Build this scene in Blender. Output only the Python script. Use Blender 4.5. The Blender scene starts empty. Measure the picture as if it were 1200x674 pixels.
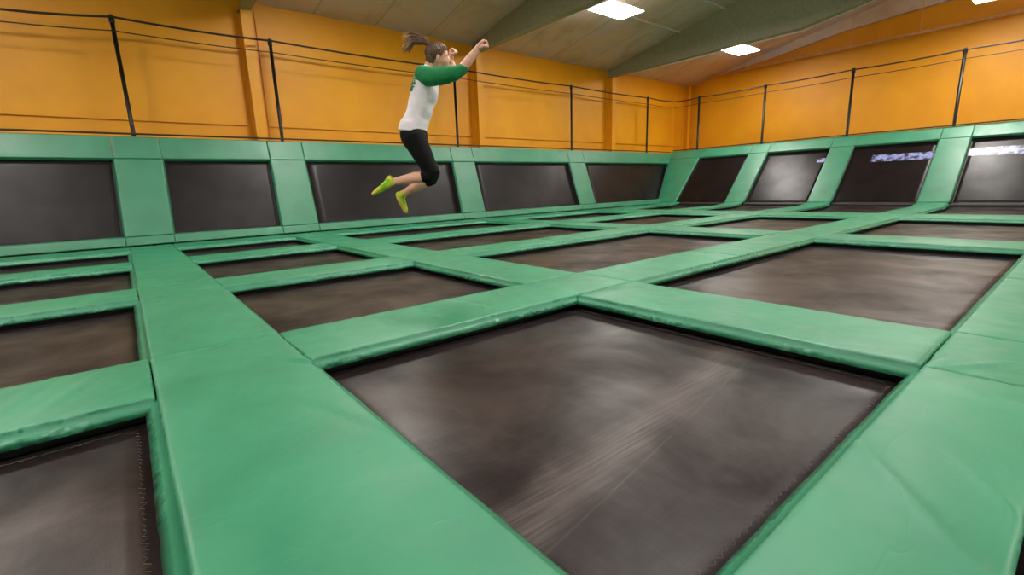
import bpy, bmesh, math, random
from mathutils import Vector, Matrix, noise

random.seed(7)
scene = bpy.context.scene
COL = scene.collection
V3 = Vector

# ------------------------------------------------------------------ helpers
def link(o, parent=None):
    COL.objects.link(o)
    if parent is not None:
        o.parent = parent
    return o

def tag(o, label=None, cat=None, group=None, kind=None):
    if label: o['label'] = label
    if cat: o['category'] = cat
    if group: o['group'] = group
    if kind: o['kind'] = kind
    return o

def empty(name, loc=(0, 0, 0), rz=0.0):
    o = bpy.data.objects.new(name, None)
    o.empty_display_size = .1
    o.location = loc
    o.rotation_euler = (0, 0, rz)
    return link(o)

def mesh_obj(name, verts, faces, mat, parent=None, smooth=False, loc=None):
    me = bpy.data.meshes.new(name)
    if loc is not None:
        l = V3(loc)
        verts = [V3(v) - l for v in verts]
    me.from_pydata([tuple(v) for v in verts], [], faces)
    me.update()
    bm = bmesh.new(); bm.from_mesh(me)
    bmesh.ops.recalc_face_normals(bm, faces=bm.faces)
    bm.to_mesh(me); bm.free()
    if smooth:
        for p in me.polygons: p.use_smooth = True
    if mat is not None: me.materials.append(mat)
    o = bpy.data.objects.new(name, me)
    if loc is not None and parent is None: o.location = loc
    return link(o, parent)

class MB:
    """collects shapes into one mesh"""
    def __init__(s): s.v = []; s.f = []
    def add(s, vs, fs):
        n = len(s.v); s.v += [V3(v) for v in vs]; s.f += [tuple(i + n for i in f) for f in fs]; return s
    def box(s, lo, hi):
        x0, y0, z0 = lo; x1, y1, z1 = hi
        return s.add([(x0,y0,z0),(x1,y0,z0),(x1,y1,z0),(x0,y1,z0),(x0,y0,z1),(x1,y0,z1),(x1,y1,z1),(x0,y1,z1)],
                     [(3,2,1,0),(4,5,6,7),(0,1,5,4),(1,2,6,5),(2,3,7,6),(3,0,4,7)])
    def hexa(s, p):  # 8 corners: bottom loop 4, top loop 4
        return s.add(p, [(3,2,1,0),(4,5,6,7),(0,1,5,4),(1,2,6,5),(2,3,7,6),(3,0,4,7)])
    def tube(s, path, r, n=10, caps=True):
        path = [V3(p) for p in path]
        if not isinstance(r, (list, tuple)): r = [r] * len(path)
        vs = []; fs = []
        for i, p in enumerate(path):
            a = path[max(0, i-1)]; b = path[min(len(path)-1, i+1)]
            t = (b - a).normalized()
            ref = V3((0,0,1)) if abs(t.z) < .9 else V3((1,0,0))
            u = t.cross(ref).normalized(); w = t.cross(u)
            for k in range(n):
                an = 2*math.pi*k/n
                vs.append(p + (u*math.cos(an) + w*math.sin(an))*r[i])
        for i in range(len(path)-1):
            for k in range(n):
                fs.append((i*n+k, i*n+(k+1)%n, (i+1)*n+(k+1)%n, (i+1)*n+k))
        if caps:
            fs.append(tuple(range(n))[::-1]); fs.append(tuple((len(path)-1)*n+k for k in range(n)))
        return s.add(vs, fs)
    def prism(s, poly, axis, a, b):  # poly of (p,q) in the two other axes, extruded along axis from a to b
        n = len(poly)
        def mk(t, p, q):
            return {0: (t, p, q), 1: (p, t, q), 2: (p, q, t)}[axis]
        vs = [mk(a, *p) for p in poly] + [mk(b, *p) for p in poly]
        fs = [tuple(range(n))[::-1], tuple(range(n, 2*n))] + [(i, (i+1)%n, n+(i+1)%n, n+i) for i in range(n)]
        return s.add(vs, fs)
    def build(s, name, mat, parent=None, smooth=False, loc=None):
        return mesh_obj(name, s.v, s.f, mat, parent, smooth, loc)

# ------------------------------------------------------------------ materials
def srgb(r, g, b):
    f = lambda c: (c/255/12.92) if c/255 <= .04045 else ((c/255+.055)/1.055)**2.4
    return (f(r), f(g), f(b), 1)

class NT:
    def __init__(s, name):
        s.m = bpy.data.materials.new(name); s.m.use_nodes = True
        s.t = s.m.node_tree; s.n = s.t.nodes; s.l = s.t.links
        s.p = s.n['Principled BSDF']
    def node(s, typ, **kw):
        o = s.n.new(typ)
        for k, v in kw.items():
            if k in o.inputs: o.inputs[k].default_value = v
            else: setattr(o, k, v)
        return o
    def link(s, a, b): s.l.new(a, b)
    def coords(s, scale=(1,1,1)):
        tc = s.node('ShaderNodeTexCoord'); mp = s.node('ShaderNodeMapping'); mp.inputs['Scale'].default_value = scale
        s.link(tc.outputs['Object'], mp.inputs['Vector']); return mp.outputs['Vector']
    def noise(s, vec, scale, detail=3, rough=.5, dist=0):
        o = s.node('ShaderNodeTexNoise'); o.inputs['Scale'].default_value = scale; o.inputs['Detail'].default_value = detail
        o.inputs['Roughness'].default_value = rough; o.inputs['Distortion'].default_value = dist
        s.link(vec, o.inputs['Vector']); return o.outputs['Fac']
    def ramp(s, fac, stops):
        o = s.node('ShaderNodeValToRGB'); e = o.color_ramp.elements
        while len(e) < len(stops): e.new(.5)
        for x, (p, c) in zip(e, stops): x.position = p; x.color = c
        s.link(fac, o.inputs['Fac']); return o.outputs['Color']
    def maprange(s, fac, a, b, c, d):
        o = s.node('ShaderNodeMapRange')
        for i, v in zip(('From Min','From Max','To Min','To Max'), (a, b, c, d)): o.inputs[i].default_value = v
        s.link(fac, o.inputs['Value']); return o.outputs['Result']
    def bump(s, h, strength, dist, prev=None):
        o = s.node('ShaderNodeBump'); o.inputs['Strength'].default_value = strength; o.inputs['Distance'].default_value = dist
        s.link(h, o.inputs['Height'])
        if prev is not None: s.link(prev, o.inputs['Normal'])
        return o.outputs['Normal']
    def set(s, **kw):
        for k, v in kw.items(): s.p.inputs[k.replace('_', ' ')].default_value = v
        return s

def plain(name, col, rough=.5, metal=0, spec=.5):
    t = NT(name); t.set(Base_Color=col, Roughness=rough, Metallic=metal)
    t.p.inputs['Specular IOR Level'].default_value = spec
    vec = t.coords(); n = t.noise(vec, 9, 3)
    mx = t.ramp(n, [(.3, tuple(c*.88 for c in col[:3]) + (1,)), (.7, tuple(min(1, c*1.08) for c in col[:3]) + (1,))])
    t.link(mx, t.p.inputs['Base Color'])
    return t.m

def vinyl(name, pleats):
    t = NT(name); vec = t.coords()
    n1 = t.noise(vec, 2.2, 3)
    col = t.ramp(n1, [(.3, srgb(33, 127, 91)), (.7, srgb(45, 141, 103))] if pleats else [(.3, srgb(44, 122, 90)), (.7, srgb(54, 136, 102))])
    t.link(col, t.p.inputs['Base Color'])
    t.p.inputs['Specular IOR Level'].default_value = .75
    r = t.maprange(t.noise(vec, 5, 4), .3, .7, .40, .54); t.link(r, t.p.inputs['Roughness'])
    n2 = t.noise(vec, 3.2, 2, .45, 1.2)
    b = t.bump(n2, .35, .012)
    # thin pulled wrinkles: narrow valleys of a stretched noise
    n4 = t.noise(t.coords((1.0, 2.2, 1.6)), 2.6, 1, .4, 1.0)
    ab = t.node('ShaderNodeMath', operation='SUBTRACT'); t.link(n4, ab.inputs[0]); ab.inputs[1].default_value = .5
    ab2 = t.node('ShaderNodeMath', operation='ABSOLUTE'); t.link(ab.outputs[0], ab2.inputs[0])
    wr_ = t.maprange(ab2.outputs[0], 0, .03, 0, 1)
    b = t.bump(wr_, .12, .004, b)
    if pleats:   # gathered vinyl on the upright side faces
        pn = t.noise(t.coords((20, 20, 1.2)), 1.0, 1, .4, .2)
        msk = t.maprange(t.noise(vec, 1.7, 2), .42, .6, 0, 1)
        g = t.node('ShaderNodeNewGeometry'); sx = t.node('ShaderNodeSeparateXYZ'); t.link(g.outputs['True Normal'], sx.inputs[0])
        sd = t.maprange(sx.outputs['Z'], .70, .85, 1, 0)
        m1 = t.node('ShaderNodeMath', operation='MULTIPLY'); t.link(pn, m1.inputs[0]); t.link(msk, m1.inputs[1])
        m2 = t.node('ShaderNodeMath', operation='MULTIPLY'); t.link(m1.outputs[0], m2.inputs[0]); t.link(sd, m2.inputs[1])
        b = t.bump(m2.outputs[0], .8, .05, b)
    b = t.bump(t.noise(vec, 420, 2), .06, .001, b)
    t.link(b, t.p.inputs['Normal'])
    return t.m

def bedmat(name='woven_bed', sheen_scratch=False, wall=None):
    t = NT(name); vec = t.coords()
    n1 = t.noise(vec, 1.5, 4, .55, .5)
    n2 = t.noise(t.coords((.8, 30, 30)), 3, 4, .6)
    n3 = t.noise(t.coords((16, 1, 16)), 3, 3)
    mul = t.node('ShaderNodeMath', operation='ADD'); t.link(n2, mul.inputs[0]); t.link(n3, mul.inputs[1])
    ad = t.node('ShaderNodeMath', operation='MULTIPLY_ADD'); t.link(mul.outputs[0], ad.inputs[0]); ad.inputs[1].default_value = .3; t.link(n1, ad.inputs[2])
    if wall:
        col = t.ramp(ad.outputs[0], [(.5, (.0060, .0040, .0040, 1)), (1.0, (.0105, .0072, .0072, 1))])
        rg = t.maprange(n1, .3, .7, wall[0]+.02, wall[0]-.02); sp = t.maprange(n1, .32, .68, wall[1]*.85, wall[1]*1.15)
    else:
        col = t.ramp(ad.outputs[0], [(.48, (.0110, .0070, .0070, 1)), (.8, (.0210, .0138, .0138, 1)), (1.0, (.040, .028, .0285, 1))])
        rg = t.maprange(n1, .3, .7, .46, .33); sp = t.maprange(n1, .34, .66, .12, .52)
    h = n2
    if sheen_scratch:   # sheen streak painted as a lighter, shinier band, and a thin scratch beside it
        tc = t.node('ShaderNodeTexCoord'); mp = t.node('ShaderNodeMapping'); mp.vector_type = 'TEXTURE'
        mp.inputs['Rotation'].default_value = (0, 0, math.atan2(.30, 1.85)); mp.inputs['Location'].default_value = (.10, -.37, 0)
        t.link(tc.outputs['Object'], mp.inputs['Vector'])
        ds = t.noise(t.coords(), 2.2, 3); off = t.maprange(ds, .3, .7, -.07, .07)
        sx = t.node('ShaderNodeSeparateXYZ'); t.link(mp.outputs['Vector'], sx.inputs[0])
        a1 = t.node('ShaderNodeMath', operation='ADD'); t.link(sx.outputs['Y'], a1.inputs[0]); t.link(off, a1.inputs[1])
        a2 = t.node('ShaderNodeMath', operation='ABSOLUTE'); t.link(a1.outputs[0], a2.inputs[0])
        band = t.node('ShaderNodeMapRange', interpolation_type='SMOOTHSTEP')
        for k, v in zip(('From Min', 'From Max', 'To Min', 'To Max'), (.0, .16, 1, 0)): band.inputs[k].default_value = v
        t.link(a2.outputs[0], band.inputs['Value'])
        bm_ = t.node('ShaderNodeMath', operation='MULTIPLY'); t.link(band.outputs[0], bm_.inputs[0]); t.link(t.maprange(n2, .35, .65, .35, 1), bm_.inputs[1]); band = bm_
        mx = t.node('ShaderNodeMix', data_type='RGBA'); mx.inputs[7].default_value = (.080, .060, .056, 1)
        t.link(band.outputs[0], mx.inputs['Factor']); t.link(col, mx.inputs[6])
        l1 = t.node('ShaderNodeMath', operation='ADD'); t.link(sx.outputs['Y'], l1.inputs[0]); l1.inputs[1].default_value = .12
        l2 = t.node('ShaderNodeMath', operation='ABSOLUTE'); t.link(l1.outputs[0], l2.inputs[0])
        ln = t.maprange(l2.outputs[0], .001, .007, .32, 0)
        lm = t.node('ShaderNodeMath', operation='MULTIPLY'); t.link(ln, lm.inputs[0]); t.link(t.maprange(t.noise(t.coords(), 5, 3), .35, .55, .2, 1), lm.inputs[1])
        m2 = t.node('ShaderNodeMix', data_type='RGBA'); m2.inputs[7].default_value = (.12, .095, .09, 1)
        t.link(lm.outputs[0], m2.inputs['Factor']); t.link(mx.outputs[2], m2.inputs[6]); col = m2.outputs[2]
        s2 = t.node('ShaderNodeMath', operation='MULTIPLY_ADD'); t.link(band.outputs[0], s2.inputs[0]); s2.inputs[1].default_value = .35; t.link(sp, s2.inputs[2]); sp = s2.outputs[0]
    t.link(col, t.p.inputs['Base Color']); t.link(rg, t.p.inputs['Roughness']); t.link(sp, t.p.inputs['Specular IOR Level'])
    n4 = t.noise(t.coords((1, .25, 1)), 260, 1); n5 = t.noise(t.coords((.25, 1, 1)), 260, 1)
    b = t.bump(n4, .12, .002); b = t.bump(n5, .12, .002, b); b = t.bump(h, .08 if not wall else .03, .004, b)
    t.link(b, t.p.inputs['Normal'])
    return t.m

def bandmat():
    t = NT('bluish_chevron_pattern'); wv = t.node('ShaderNodeTexWave'); wv.inputs['Scale'].default_value = 9; wv.inputs['Distortion'].default_value = 7; wv.inputs['Detail'].default_value = 2
    wv.bands_direction = 'DIAGONAL'; t.link(t.coords((1, 1.6, 1.6)), wv.inputs['Vector'])
    n = t.noise(t.coords((1, 1, 1)), 7, 3)
    m = t.node('ShaderNodeMath', operation='MULTIPLY'); t.link(wv.outputs['Fac'], m.inputs[0]); t.link(t.maprange(n, .38, .6, .0, 1.5), m.inputs[1])
    c = t.ramp(m.outputs[0], [(.12, (.02, .016, .016, 1)), (.45, (.08, .10, .27, 1)), (.9, (.46, .54, 1.0, 1))])
    t.link(c, t.p.inputs['Base Color']); t.set(Roughness=.35); return t.m

def orange():
    t = NT('orange_paint'); vec = t.coords()
    n = t.noise(vec, .9, 4, .6)
    col = t.ramp(n, [(.3, srgb(230, 154, 8)), (.7, srgb(241, 168, 14))])
    t.link(col, t.p.inputs['Base Color']); t.set(Roughness=.5)
    b = t.bump(t.noise(vec, 30, 3), .12, .01); t.link(b, t.p.inputs['Normal'])
    return t.m

def ceilmat():
    t = NT('ceiling_liner'); vec = t.coords()
    n = t.noise(t.coords((1, .6, 1)), 1.1, 5, .6, .6)
    col = t.ramp(n, [(.32, srgb(206, 172, 148)), (.5, srgb(226, 198, 180)), (.68, srgb(218, 198, 204))])
    tc = t.node('ShaderNodeTexCoord'); sx = t.node('ShaderNodeSeparateXYZ'); t.link(tc.outputs['Object'], sx.inputs[0])
    for ax, per, off, dark in (('X', 1.58, 2.75, .74), ('Y', 3.0, 12.75, .88)):   # seams of the liner
        a = t.node('ShaderNodeMath', operation='PINGPONG'); b0 = t.node('ShaderNodeMath', operation='SUBTRACT'); t.link(sx.outputs[ax], b0.inputs[0]); b0.inputs[1].default_value = off
        t.link(b0.outputs[0], a.inputs[0]); a.inputs[1].default_value = per/2
        k = t.maprange(a.outputs[0], .012, .035, dark, 1)
        m = t.node('ShaderNodeMix', data_type='RGBA', blend_type='MULTIPLY'); m.inputs['Factor'].default_value = 1
        t.link(col, m.inputs[6]); t.link(k, m.inputs[7]); col = m.outputs[2]
    t.link(col, t.p.inputs['Base Color']); t.set(Roughness=.6)
    b = t.bump(t.noise(vec, 1.6, 3, .5, .5), .5, .06); t.link(b, t.p.inputs['Normal'])
    return t.m

def netmat():
    t = NT('fine_netting')
    d = t.node('ShaderNodeBsdfDiffuse'); d.inputs['Color'].default_value = (.03, .02, .012, 1)
    tr = t.node('ShaderNodeBsdfTransparent'); mx = t.node('ShaderNodeMixShader')
    n = t.noise(t.coords((1, 1, 1)), 60, 2)
    f = t.maprange(n, .35, .65, .03, .10)
    t.link(f, mx.inputs[0]); t.link(tr.outputs[0], mx.inputs[1]); t.link(d.outputs[0], mx.inputs[2])
    t.link(mx.outputs[0], t.n['Material Output'].inputs['Surface'])
    return t.m

def emit(name, col, st):
    t = NT(name); t.set(Base_Color=(.8, .8, .8, 1)); t.p.inputs['Emission Color'].default_value = col
    t.p.inputs['Emission Strength'].default_value = st
    return t.m

def hairmat():
    t = NT('brown_hair'); tc = t.node('ShaderNodeTexCoord'); sx = t.node('ShaderNodeSeparateXYZ')
    t.link(tc.outputs['Object'], sx.inputs[0])
    n = t.noise(t.coords((4, 30, 40)), 4, 3)
    f = t.maprange(sx.outputs['X'], -.075, .02, 1, 0)
    c1 = t.ramp(n, [(.35, srgb(58, 37, 25)), (.65, srgb(112, 76, 50))])
    c2 = t.ramp(n, [(.35, srgb(178, 112, 58)), (.65, srgb(232, 184, 116))])
    mx = t.node('ShaderNodeMix', data_type='RGBA'); t.link(f, mx.inputs['Factor']); t.link(c1, mx.inputs[6]); t.link(c2, mx.inputs[7])
    t.link(mx.outputs[2], t.p.inputs['Base Color']); t.set(Roughness=.42)
    b = t.bump(n, .4, .004); t.link(b, t.p.inputs['Normal'])
    return t.m

def sockmat():
    t = NT('lime_sock'); n = t.noise(t.coords(), 16, 3, .6, .5)
    c = t.ramp(n, [(.42, srgb(128, 190, 34)), (.5, srgb(196, 216, 58)), (.58, srgb(236, 204, 96))])
    t.link(c, t.p.inputs['Base Color']); t.set(Roughness=.85); return t.m

def skinmat():
    t = NT('skin'); n = t.noise(t.coords(), 14, 3)
    c = t.ramp(n, [(.3, srgb(226, 166, 142)), (.7, srgb(240, 186, 162))])
    t.link(c, t.p.inputs['Base Color']); t.set(Roughness=.5); t.p.inputs['Subsurface Weight'].default_value = .1
    t.p.inputs['Subsurface Radius'].default_value = (.01, .004, .002); return t.m

def clothmat(name, a, b, rough=.85):
    t = NT(name); n = t.noise(t.coords(), 12, 4, .55, .6)
    c = t.ramp(n, [(.3, a), (.7, b)]); t.link(c, t.p.inputs['Base Color']); t.set(Roughness=rough)
    bp = t.bump(t.noise(t.coords((1, 1, .45)), 14, 3, .5, .8), .5, .012); t.link(bp, t.p.inputs['Normal']); return t.m

VIN = vinyl('green_vinyl', True); VINW = vinyl('green_vinyl_wall', False); BED = bedmat(); SHEEN_SCRATCH = bedmat('woven_bed_sheen_scratch', True); BEDW = bedmat('woven_bed_wall', False, (.37, .30)); BEDR = bedmat('woven_bed_right_wall', False, (.33, .17)); BAND = bandmat(); ORG = orange(); CEI = ceilmat(); NET = netmat()
WEB = plain('webbing_black', (.020, .016, .015, 1), .55)
SEAM = plain('stitched_seam', (.11, .085, .075, 1), .6)
BLK = plain('black_steel', (.008, .008, .008, 1), .55)
POST = plain('black_painted_tube', (.006, .005, .005, 1), .35, 0, .3)
ROPE = plain('dark_rope', (.02, .012, .008, 1), .7)
RAFT = plain('grey_green_steel', srgb(150, 152, 128), .45)
STRAP = plain('white_strap', srgb(225, 225, 222), .35)
PIPE = plain('pale_pipe', srgb(226, 176, 128), .4)
FLR = plain('grey_concrete', (.12, .11, .10, 1), .8)
OFFW = plain('off_white_wall', srgb(206, 200, 188), .7)
WHT = plain('white_enamel', (.75, .75, .75, 1), .4)
LAMP = emit('lamp_panel', (1.0, .96, .90, 1), 66); UPL = emit('added_uplight_glow', (1.0, .96, .90, 1), 22)

# ------------------------------------------------------------------ plan, metres (trampoline deck top at z = 0)
X = [None, -.018, .644, 2.707, 3.429, 7.618, 8.45, 12.153, 13.45]
Y = [0, .408, 2.534, 3.201, 5.29, 5.957, 8.014, 8.641, 10.489]
XL = -2.2            # left end of the left column
XR = 17.1            # foot of the right slanted wall
YB = 11.395          # foot of the back slanted wall
ZF = -.75            # hall floor
T = .065             # pad thickness
BD = -.118           # bed depth under pad tops
FLARE = .05

def bend(x):
    return .08*((x-16.0)/1.1)**2 if x > 16.0 else 0
def s_floor(u, v, w): return V3((u, v, w + bend(u)))
BDIR = V3((0, .338, .941)).normalized()
BN = V3((0, -BDIR.z, BDIR.y))
def s_back(u, v, w): return V3((u, YB, 0)) + BDIR*v + BN*w
RDIR = V3((1.64, 0, 1.74)).normalized()
RN = V3((-RDIR.z, 0, RDIR.x))
def s_right(u, v, w): return V3((XR, -u, .08)) + RDIR*v + RN*w

def quad(u0, u1, v0, v1): return [(u0, v0), (u1, v0), (u1, v1), (u0, v1)]
def bil(q, s, t):
    a = [(1-s)*(1-t), s*(1-t), s*t, (1-s)*t]
    return (sum(a[i]*q[i][0] for i in range(4)), sum(a[i]*q[i][1] for i in range(4)))
def inquad(q, u, v):
    sgn = 0
    for i in range(4):
        (x0, y0), (x1, y1) = q[i], q[(i+1) % 4]
        c = (x1-x0)*(v-y0) - (y1-y0)*(u-x0)
        if c < 0: return False
    return True

beds = {s_floor: [], s_back: [], s_right: []}

def stations(L, r, step):
    e = [0, .003, .009, .016, .026, .045]
    e = [x for x in e if x < L*.3]
    n = max(2, int((L - 2*e[-1])/step))
    mid = [e[-1] + (L-2*e[-1])*i/n for i in range(1, n)]
    return e + mid + [L-x for x in reversed(e)]

PADN = [0]
def pad(sheet, q, name, label, group, step=.05, gap=.003, puff=.007, thick=T, flare=None, creases=()):
    """a stuffed vinyl cushion over quad q of a sheet; skirts flare only along trampoline openings"""
    PADN[0] += 1; seed = PADN[0]*7.31
    LU = (math.dist(q[0], q[1]) + math.dist(q[3], q[2]))/2
    LV = (math.dist(q[0], q[3]) + math.dist(q[1], q[2]))/2
    far = max(0, (sheet(*bil(q, .5, .5), 0) - V3((0, 0, .8))).length - 5)
    step = step*(1+far*.12)
    su, sv = stations(LU, .02, step), stations(LV, .02, step)
    r = .020; nu, nv = len(su), len(sv); fl = FLARE if flare is None else flare
    pos = []; hts = []
    for j, b in enumerate(sv):
        for i, a in enumerate(su):
            dx = min(a, LU-a); dy = min(b, LV-b)
            A = max(0, 1-dx/r); B = max(0, 1-dy/r); k = min(1, A*A+B*B)
            h = -r*(1-math.sqrt(1-k))
            d = min(dx, dy)
            h += puff*(1-math.exp(-d/.1)) - puff*.6
            uu, vv = bil(q, a/LU, b/LV)
            h += .0035*noise.noise(V3((uu*2.3, vv*2.3, seed)))*min(1, d/.03)
            # pulled creases near the ends
            de = (dx if LU > LV else dy)
            cr = noise.noise(V3((uu*3.1+vv*5.7, vv*2.1-uu*4.0, seed+5)))
            h += -.005*max(0, 1-abs(cr)*7)*math.exp(-de/.35)*min(1, d/.03)
            for (p, e, dep, wd) in creases:
                ax, ay = e[0]-p[0], e[1]-p[1]; L2 = ax*ax+ay*ay
                f = max(0, min(1, ((uu-p[0])*ax+(vv-p[1])*ay)/L2)); dd = math.hypot(uu-p[0]-ax*f, vv-p[1]-ay*f)
                sd = (ax*(vv-p[1])-ay*(uu-p[0]))/math.sqrt(L2)
                h += dep*math.sin(math.pi*.5+sd/wd*1.6)*math.exp(-(dd/wd)**2)*(.35+.65*math.sin(math.pi*min(1, max(0, f))))
            # shrink slightly for the gap
            g = gap
            a2 = min(max(a, g), LU-g); b2 = min(max(b, g), LV-g)
            pos.append(bil(q, a2/LU, b2/LV)); hts.append(h)
    vs = [sheet(p[0], p[1], h) for p, h in zip(pos, hts)]
    fs = [(j*nu+i, j*nu+i+1, (j+1)*nu+i+1, (j+1)*nu+i) for j in range(nv-1) for i in range(nu-1)]
    loop = [i for i in range(nu)] + [j*nu+nu-1 for j in range(1, nv)] + [(nv-1)*nu+i for i in range(nu-2, -1, -1)] + [j*nu for j in range(nv-2, 0, -1)]
    cen = bil(q, .5, .5)
    prev = loop
    for lev, (z, ff) in enumerate([(-thick*.55, .45), (-thick, 1.0)]):
        cur = []
        for idx in loop:
            p = pos[idx]; i = idx % nu; j = idx // nu
            ou = -1 if i == 0 else (1 if i == nu-1 else 0); ov = -1 if j == 0 else (1 if j == nv-1 else 0)
            f = 0
            if sum(inquad(bq, p[0]+ou*.02, p[1]+ov*.02) for bq in beds[sheet]): f = fl
            pl = noise.noise(V3((p[0]*11, p[1]*11, seed+9)))*.003 + noise.noise(V3((p[0]*4, p[1]*4, seed+3)))*.002
            f = (f + (pl if f else 0))*ff
            vs.append(sheet(p[0]+ou*f, p[1]+ov*f, z + (pl*.4 if f and lev == 1 else 0)))
            cur.append(len(vs)-1)
        n = len(loop)
        fs += [(prev[k], cur[k], cur[(k+1) % n], prev[(k+1) % n]) for k in range(n)]
        prev = cur
    fs.append(tuple(prev))
    o = mesh_obj(name, vs, fs, VIN if sheet is s_floor else VINW, None, True, loc=sheet(cen[0], cen[1], -thick))
    return tag(o, label, 'pad', group)

def trampoline(sheet, q, name, label, group, legs=True, bed=None, band=None, stitch=()):
    """bed mat + sewn edge webbing + steel frame ring (+ legs)"""
    cen = bil(q, .5, .5); loc = sheet(cen[0], cen[1], BD)
    root = empty(name, loc); tag(root, label, 'trampoline', group)
    def off(q, d):
        c = []
        for i in range(4):
            su = -1 if i in (0, 3) else 1; sv = -1 if i in (0, 1) else 1
            c.append((q[i][0]+su*d, q[i][1]+sv*d))
        return c
    q1 = off(q, .025)
    n = 14; vs = []; fs = []
    for j in range(n+1):
        for i in range(n+1):
            s, t = i/n, j/n; u, v = bil(q1, s, t)
            sag = -.016*(16*s*(1-s)*t*(1-t))
            vs.append(sheet(u, v, BD+sag))
    for j in range(n+1):
        for i in range(n+1):
            s, t = i/n, j/n; u, v = bil(q1, s, t)
            vs.append(sheet(u, v, BD-.006-.016*(16*s*(1-s)*t*(1-t))))
    N = (n+1)**2
    for j in range(n):
        for i in range(n):
            a = j*(n+1)+i; fs.append((a, a+1, a+n+2, a+n+1)); fs.append((N+a+n+1, N+a+n+2, N+a+1, N+a))
    edge = list(range(n+1)) + [j*(n+1)+n for j in range(1, n+1)] + [n*(n+1)+i for i in range(n-1, -1, -1)] + [j*(n+1) for j in range(n-1, 0, -1)]
    m = len(edge); fs += [(edge[k], N+edge[k], N+edge[(k+1) % m], edge[(k+1) % m]) for k in range(m)]
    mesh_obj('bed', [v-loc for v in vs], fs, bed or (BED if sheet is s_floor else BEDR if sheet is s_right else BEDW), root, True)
    if band:     # bluish white chevron band across the bed, following its sag
        u0, u1, v0, v1 = band; bv = []; bf = []; nb = 16
        def sg(u, v):
            s = (u-q1[0][0])/(q1[1][0]-q1[0][0]); t = (v-q1[0][1])/(q1[3][1]-q1[0][1])
            return -.016*(16*s*(1-s)*t*(1-t))
        for dz in (.0015, .0045):
            for k in range(nb+1):
                u = u0+(u1-u0)*k/nb
                for v in (v0, (v0+v1)/2, v1): bv.append(sheet(u, v, BD+sg(u, v)+dz)-loc)
        N_ = 3*(nb+1)
        for k in range(nb):
            for m_ in (0, 1):
                a = 3*k+m_; bf += [(a, a+1, a+4, a+3), (N_+a, N_+a+3, N_+a+4, N_+a+1)]
            bf += [(3*k, 3*k+3, N_+3*k+3, N_+3*k), (3*k+2, N_+3*k+2, N_+3*k+5, 3*k+5)]
        bf += [(0, N_, N_+1, 1), (1, N_+1, N_+2, 2), (3*nb, 3*nb+1, N_+3*nb+1, N_+3*nb), (3*nb+1, 3*nb+2, N_+3*nb+2, N_+3*nb+1)]
        o = mesh_obj('bluish_band', bv, bf, BAND, root); o['label'] = 'bluish white chevron band'
    if stitch:   # frayed zigzag thread along the webbing
        mb = MB(); pth = []
        for (p, e, n_) in stitch:
            d_ = V3((e[0]-p[0], e[1]-p[1], 0)).normalized(); m_ = V3((-d_.y, d_.x, 0))
            for k in range(n_):
                f = (k+.5)/n_; c = V3((p[0]+(e[0]-p[0])*f, p[1]+(e[1]-p[1])*f, 0)) + m_*random.uniform(.002, .011)*(1 if k % 2 else -1)
                pth.append(s_floor(c.x, c.y, BD+.006)-loc)
        mb.tube(pth, .0013, 4)
        mb.build('stitching', SEAM, root)
    # ring builder: beams following the sheet
    def ring(qo, qi, w0, w1, name, mat, seg=14):
        mb = MB()
        for e in range(4):
            for k in range(seg):
                pts = []
                for w in (w0, w1):
                    loopc = []
                    for qq, kk in ((qo, k), (qo, k+1), (qi, k+1), (qi, k)):
                        a, b = qq[e], qq[(e+1) % 4]; f = kk/seg
                        loopc.append(sheet(a[0]+(b[0]-a[0])*f, a[1]+(b[1]-a[1])*f, w) - loc)
                    pts += loopc
                mb.hexa(pts)
        me = bpy.data.meshes.new(name)
        bm = bmesh.new()
        o = mesh_obj(name, mb.v, mb.f, mat, root)
        bm.from_mesh(o.data); bmesh.ops.remove_doubles(bm, verts=bm.verts, dist=.0004)
        # drop inner walls shared by neighbouring segments
        seen = {}
        for f in bm.faces:
            seen.setdefault(tuple(sorted(v.index for v in f.verts)), []).append(f)
        dead = [f for fl in seen.values() if len(fl) > 1 for f in fl]
        bmesh.ops.delete(bm, geom=dead, context='FACES')
        bmesh.ops.recalc_face_normals(bm, faces=bm.faces)
        bm.to_mesh(o.data); bm.free(); bpy.data.meshes.remove(me)
        return o
    ring(off(q, -.004), off(q, -.05), BD-.001, BD+.003, 'edge_webbing', WEB)
    fq = .10
    ring(off(q, fq), off(q, .03), -.135, -.068, 'frame', BLK)
    if legs:
        for i in range(4):
            c = off(q, .065)[i]; top = sheet(c[0], c[1], -.135)
            if sheet is not s_floor and i < 2: continue
            MB().tube([top-loc, V3((top.x, top.y, ZF))-loc], .025, 8).build('leg', BLK, root)
    return root

# ------------------------------------------------------------------ floor trampolines
CN = {0: 'column left of the long left walkway', 1: 'column right of the long left walkway', 2: 'wide middle column',
      3: 'second wide column', 4: 'column along the right slanted wall'}
RNm = {1: 'nearest', 2: 'second', 3: 'third', 4: 'farthest'}
CX = {0: (XL, X[1]), 1: (X[2], X[3]), 2: (X[4], X[5]), 3: (X[6], X[7]), 4: (X[8], XR-.06)}
RY = {1: (Y[1], Y[2]), 2: (Y[3], Y[4]), 3: (Y[5], Y[6]), 4: (Y[7], Y[8])}
fl_list = []
for c in range(5):
    for r in range(1, 5):
        q = quad(CX[c][0], CX[c][1], RY[r][0], RY[r][1])
        lab = '%s black floor trampoline in the %s' % (RNm[r], CN[c])
        if (c, r) == (1, 1): lab = 'largest black floor trampoline, in the foreground centre'
        if (c, r) == (1, 2): lab = 'black floor trampoline under the jumping person, second right of the long walkway'
        fl_list.append((q, lab)); beds[s_floor].append(q)
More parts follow.
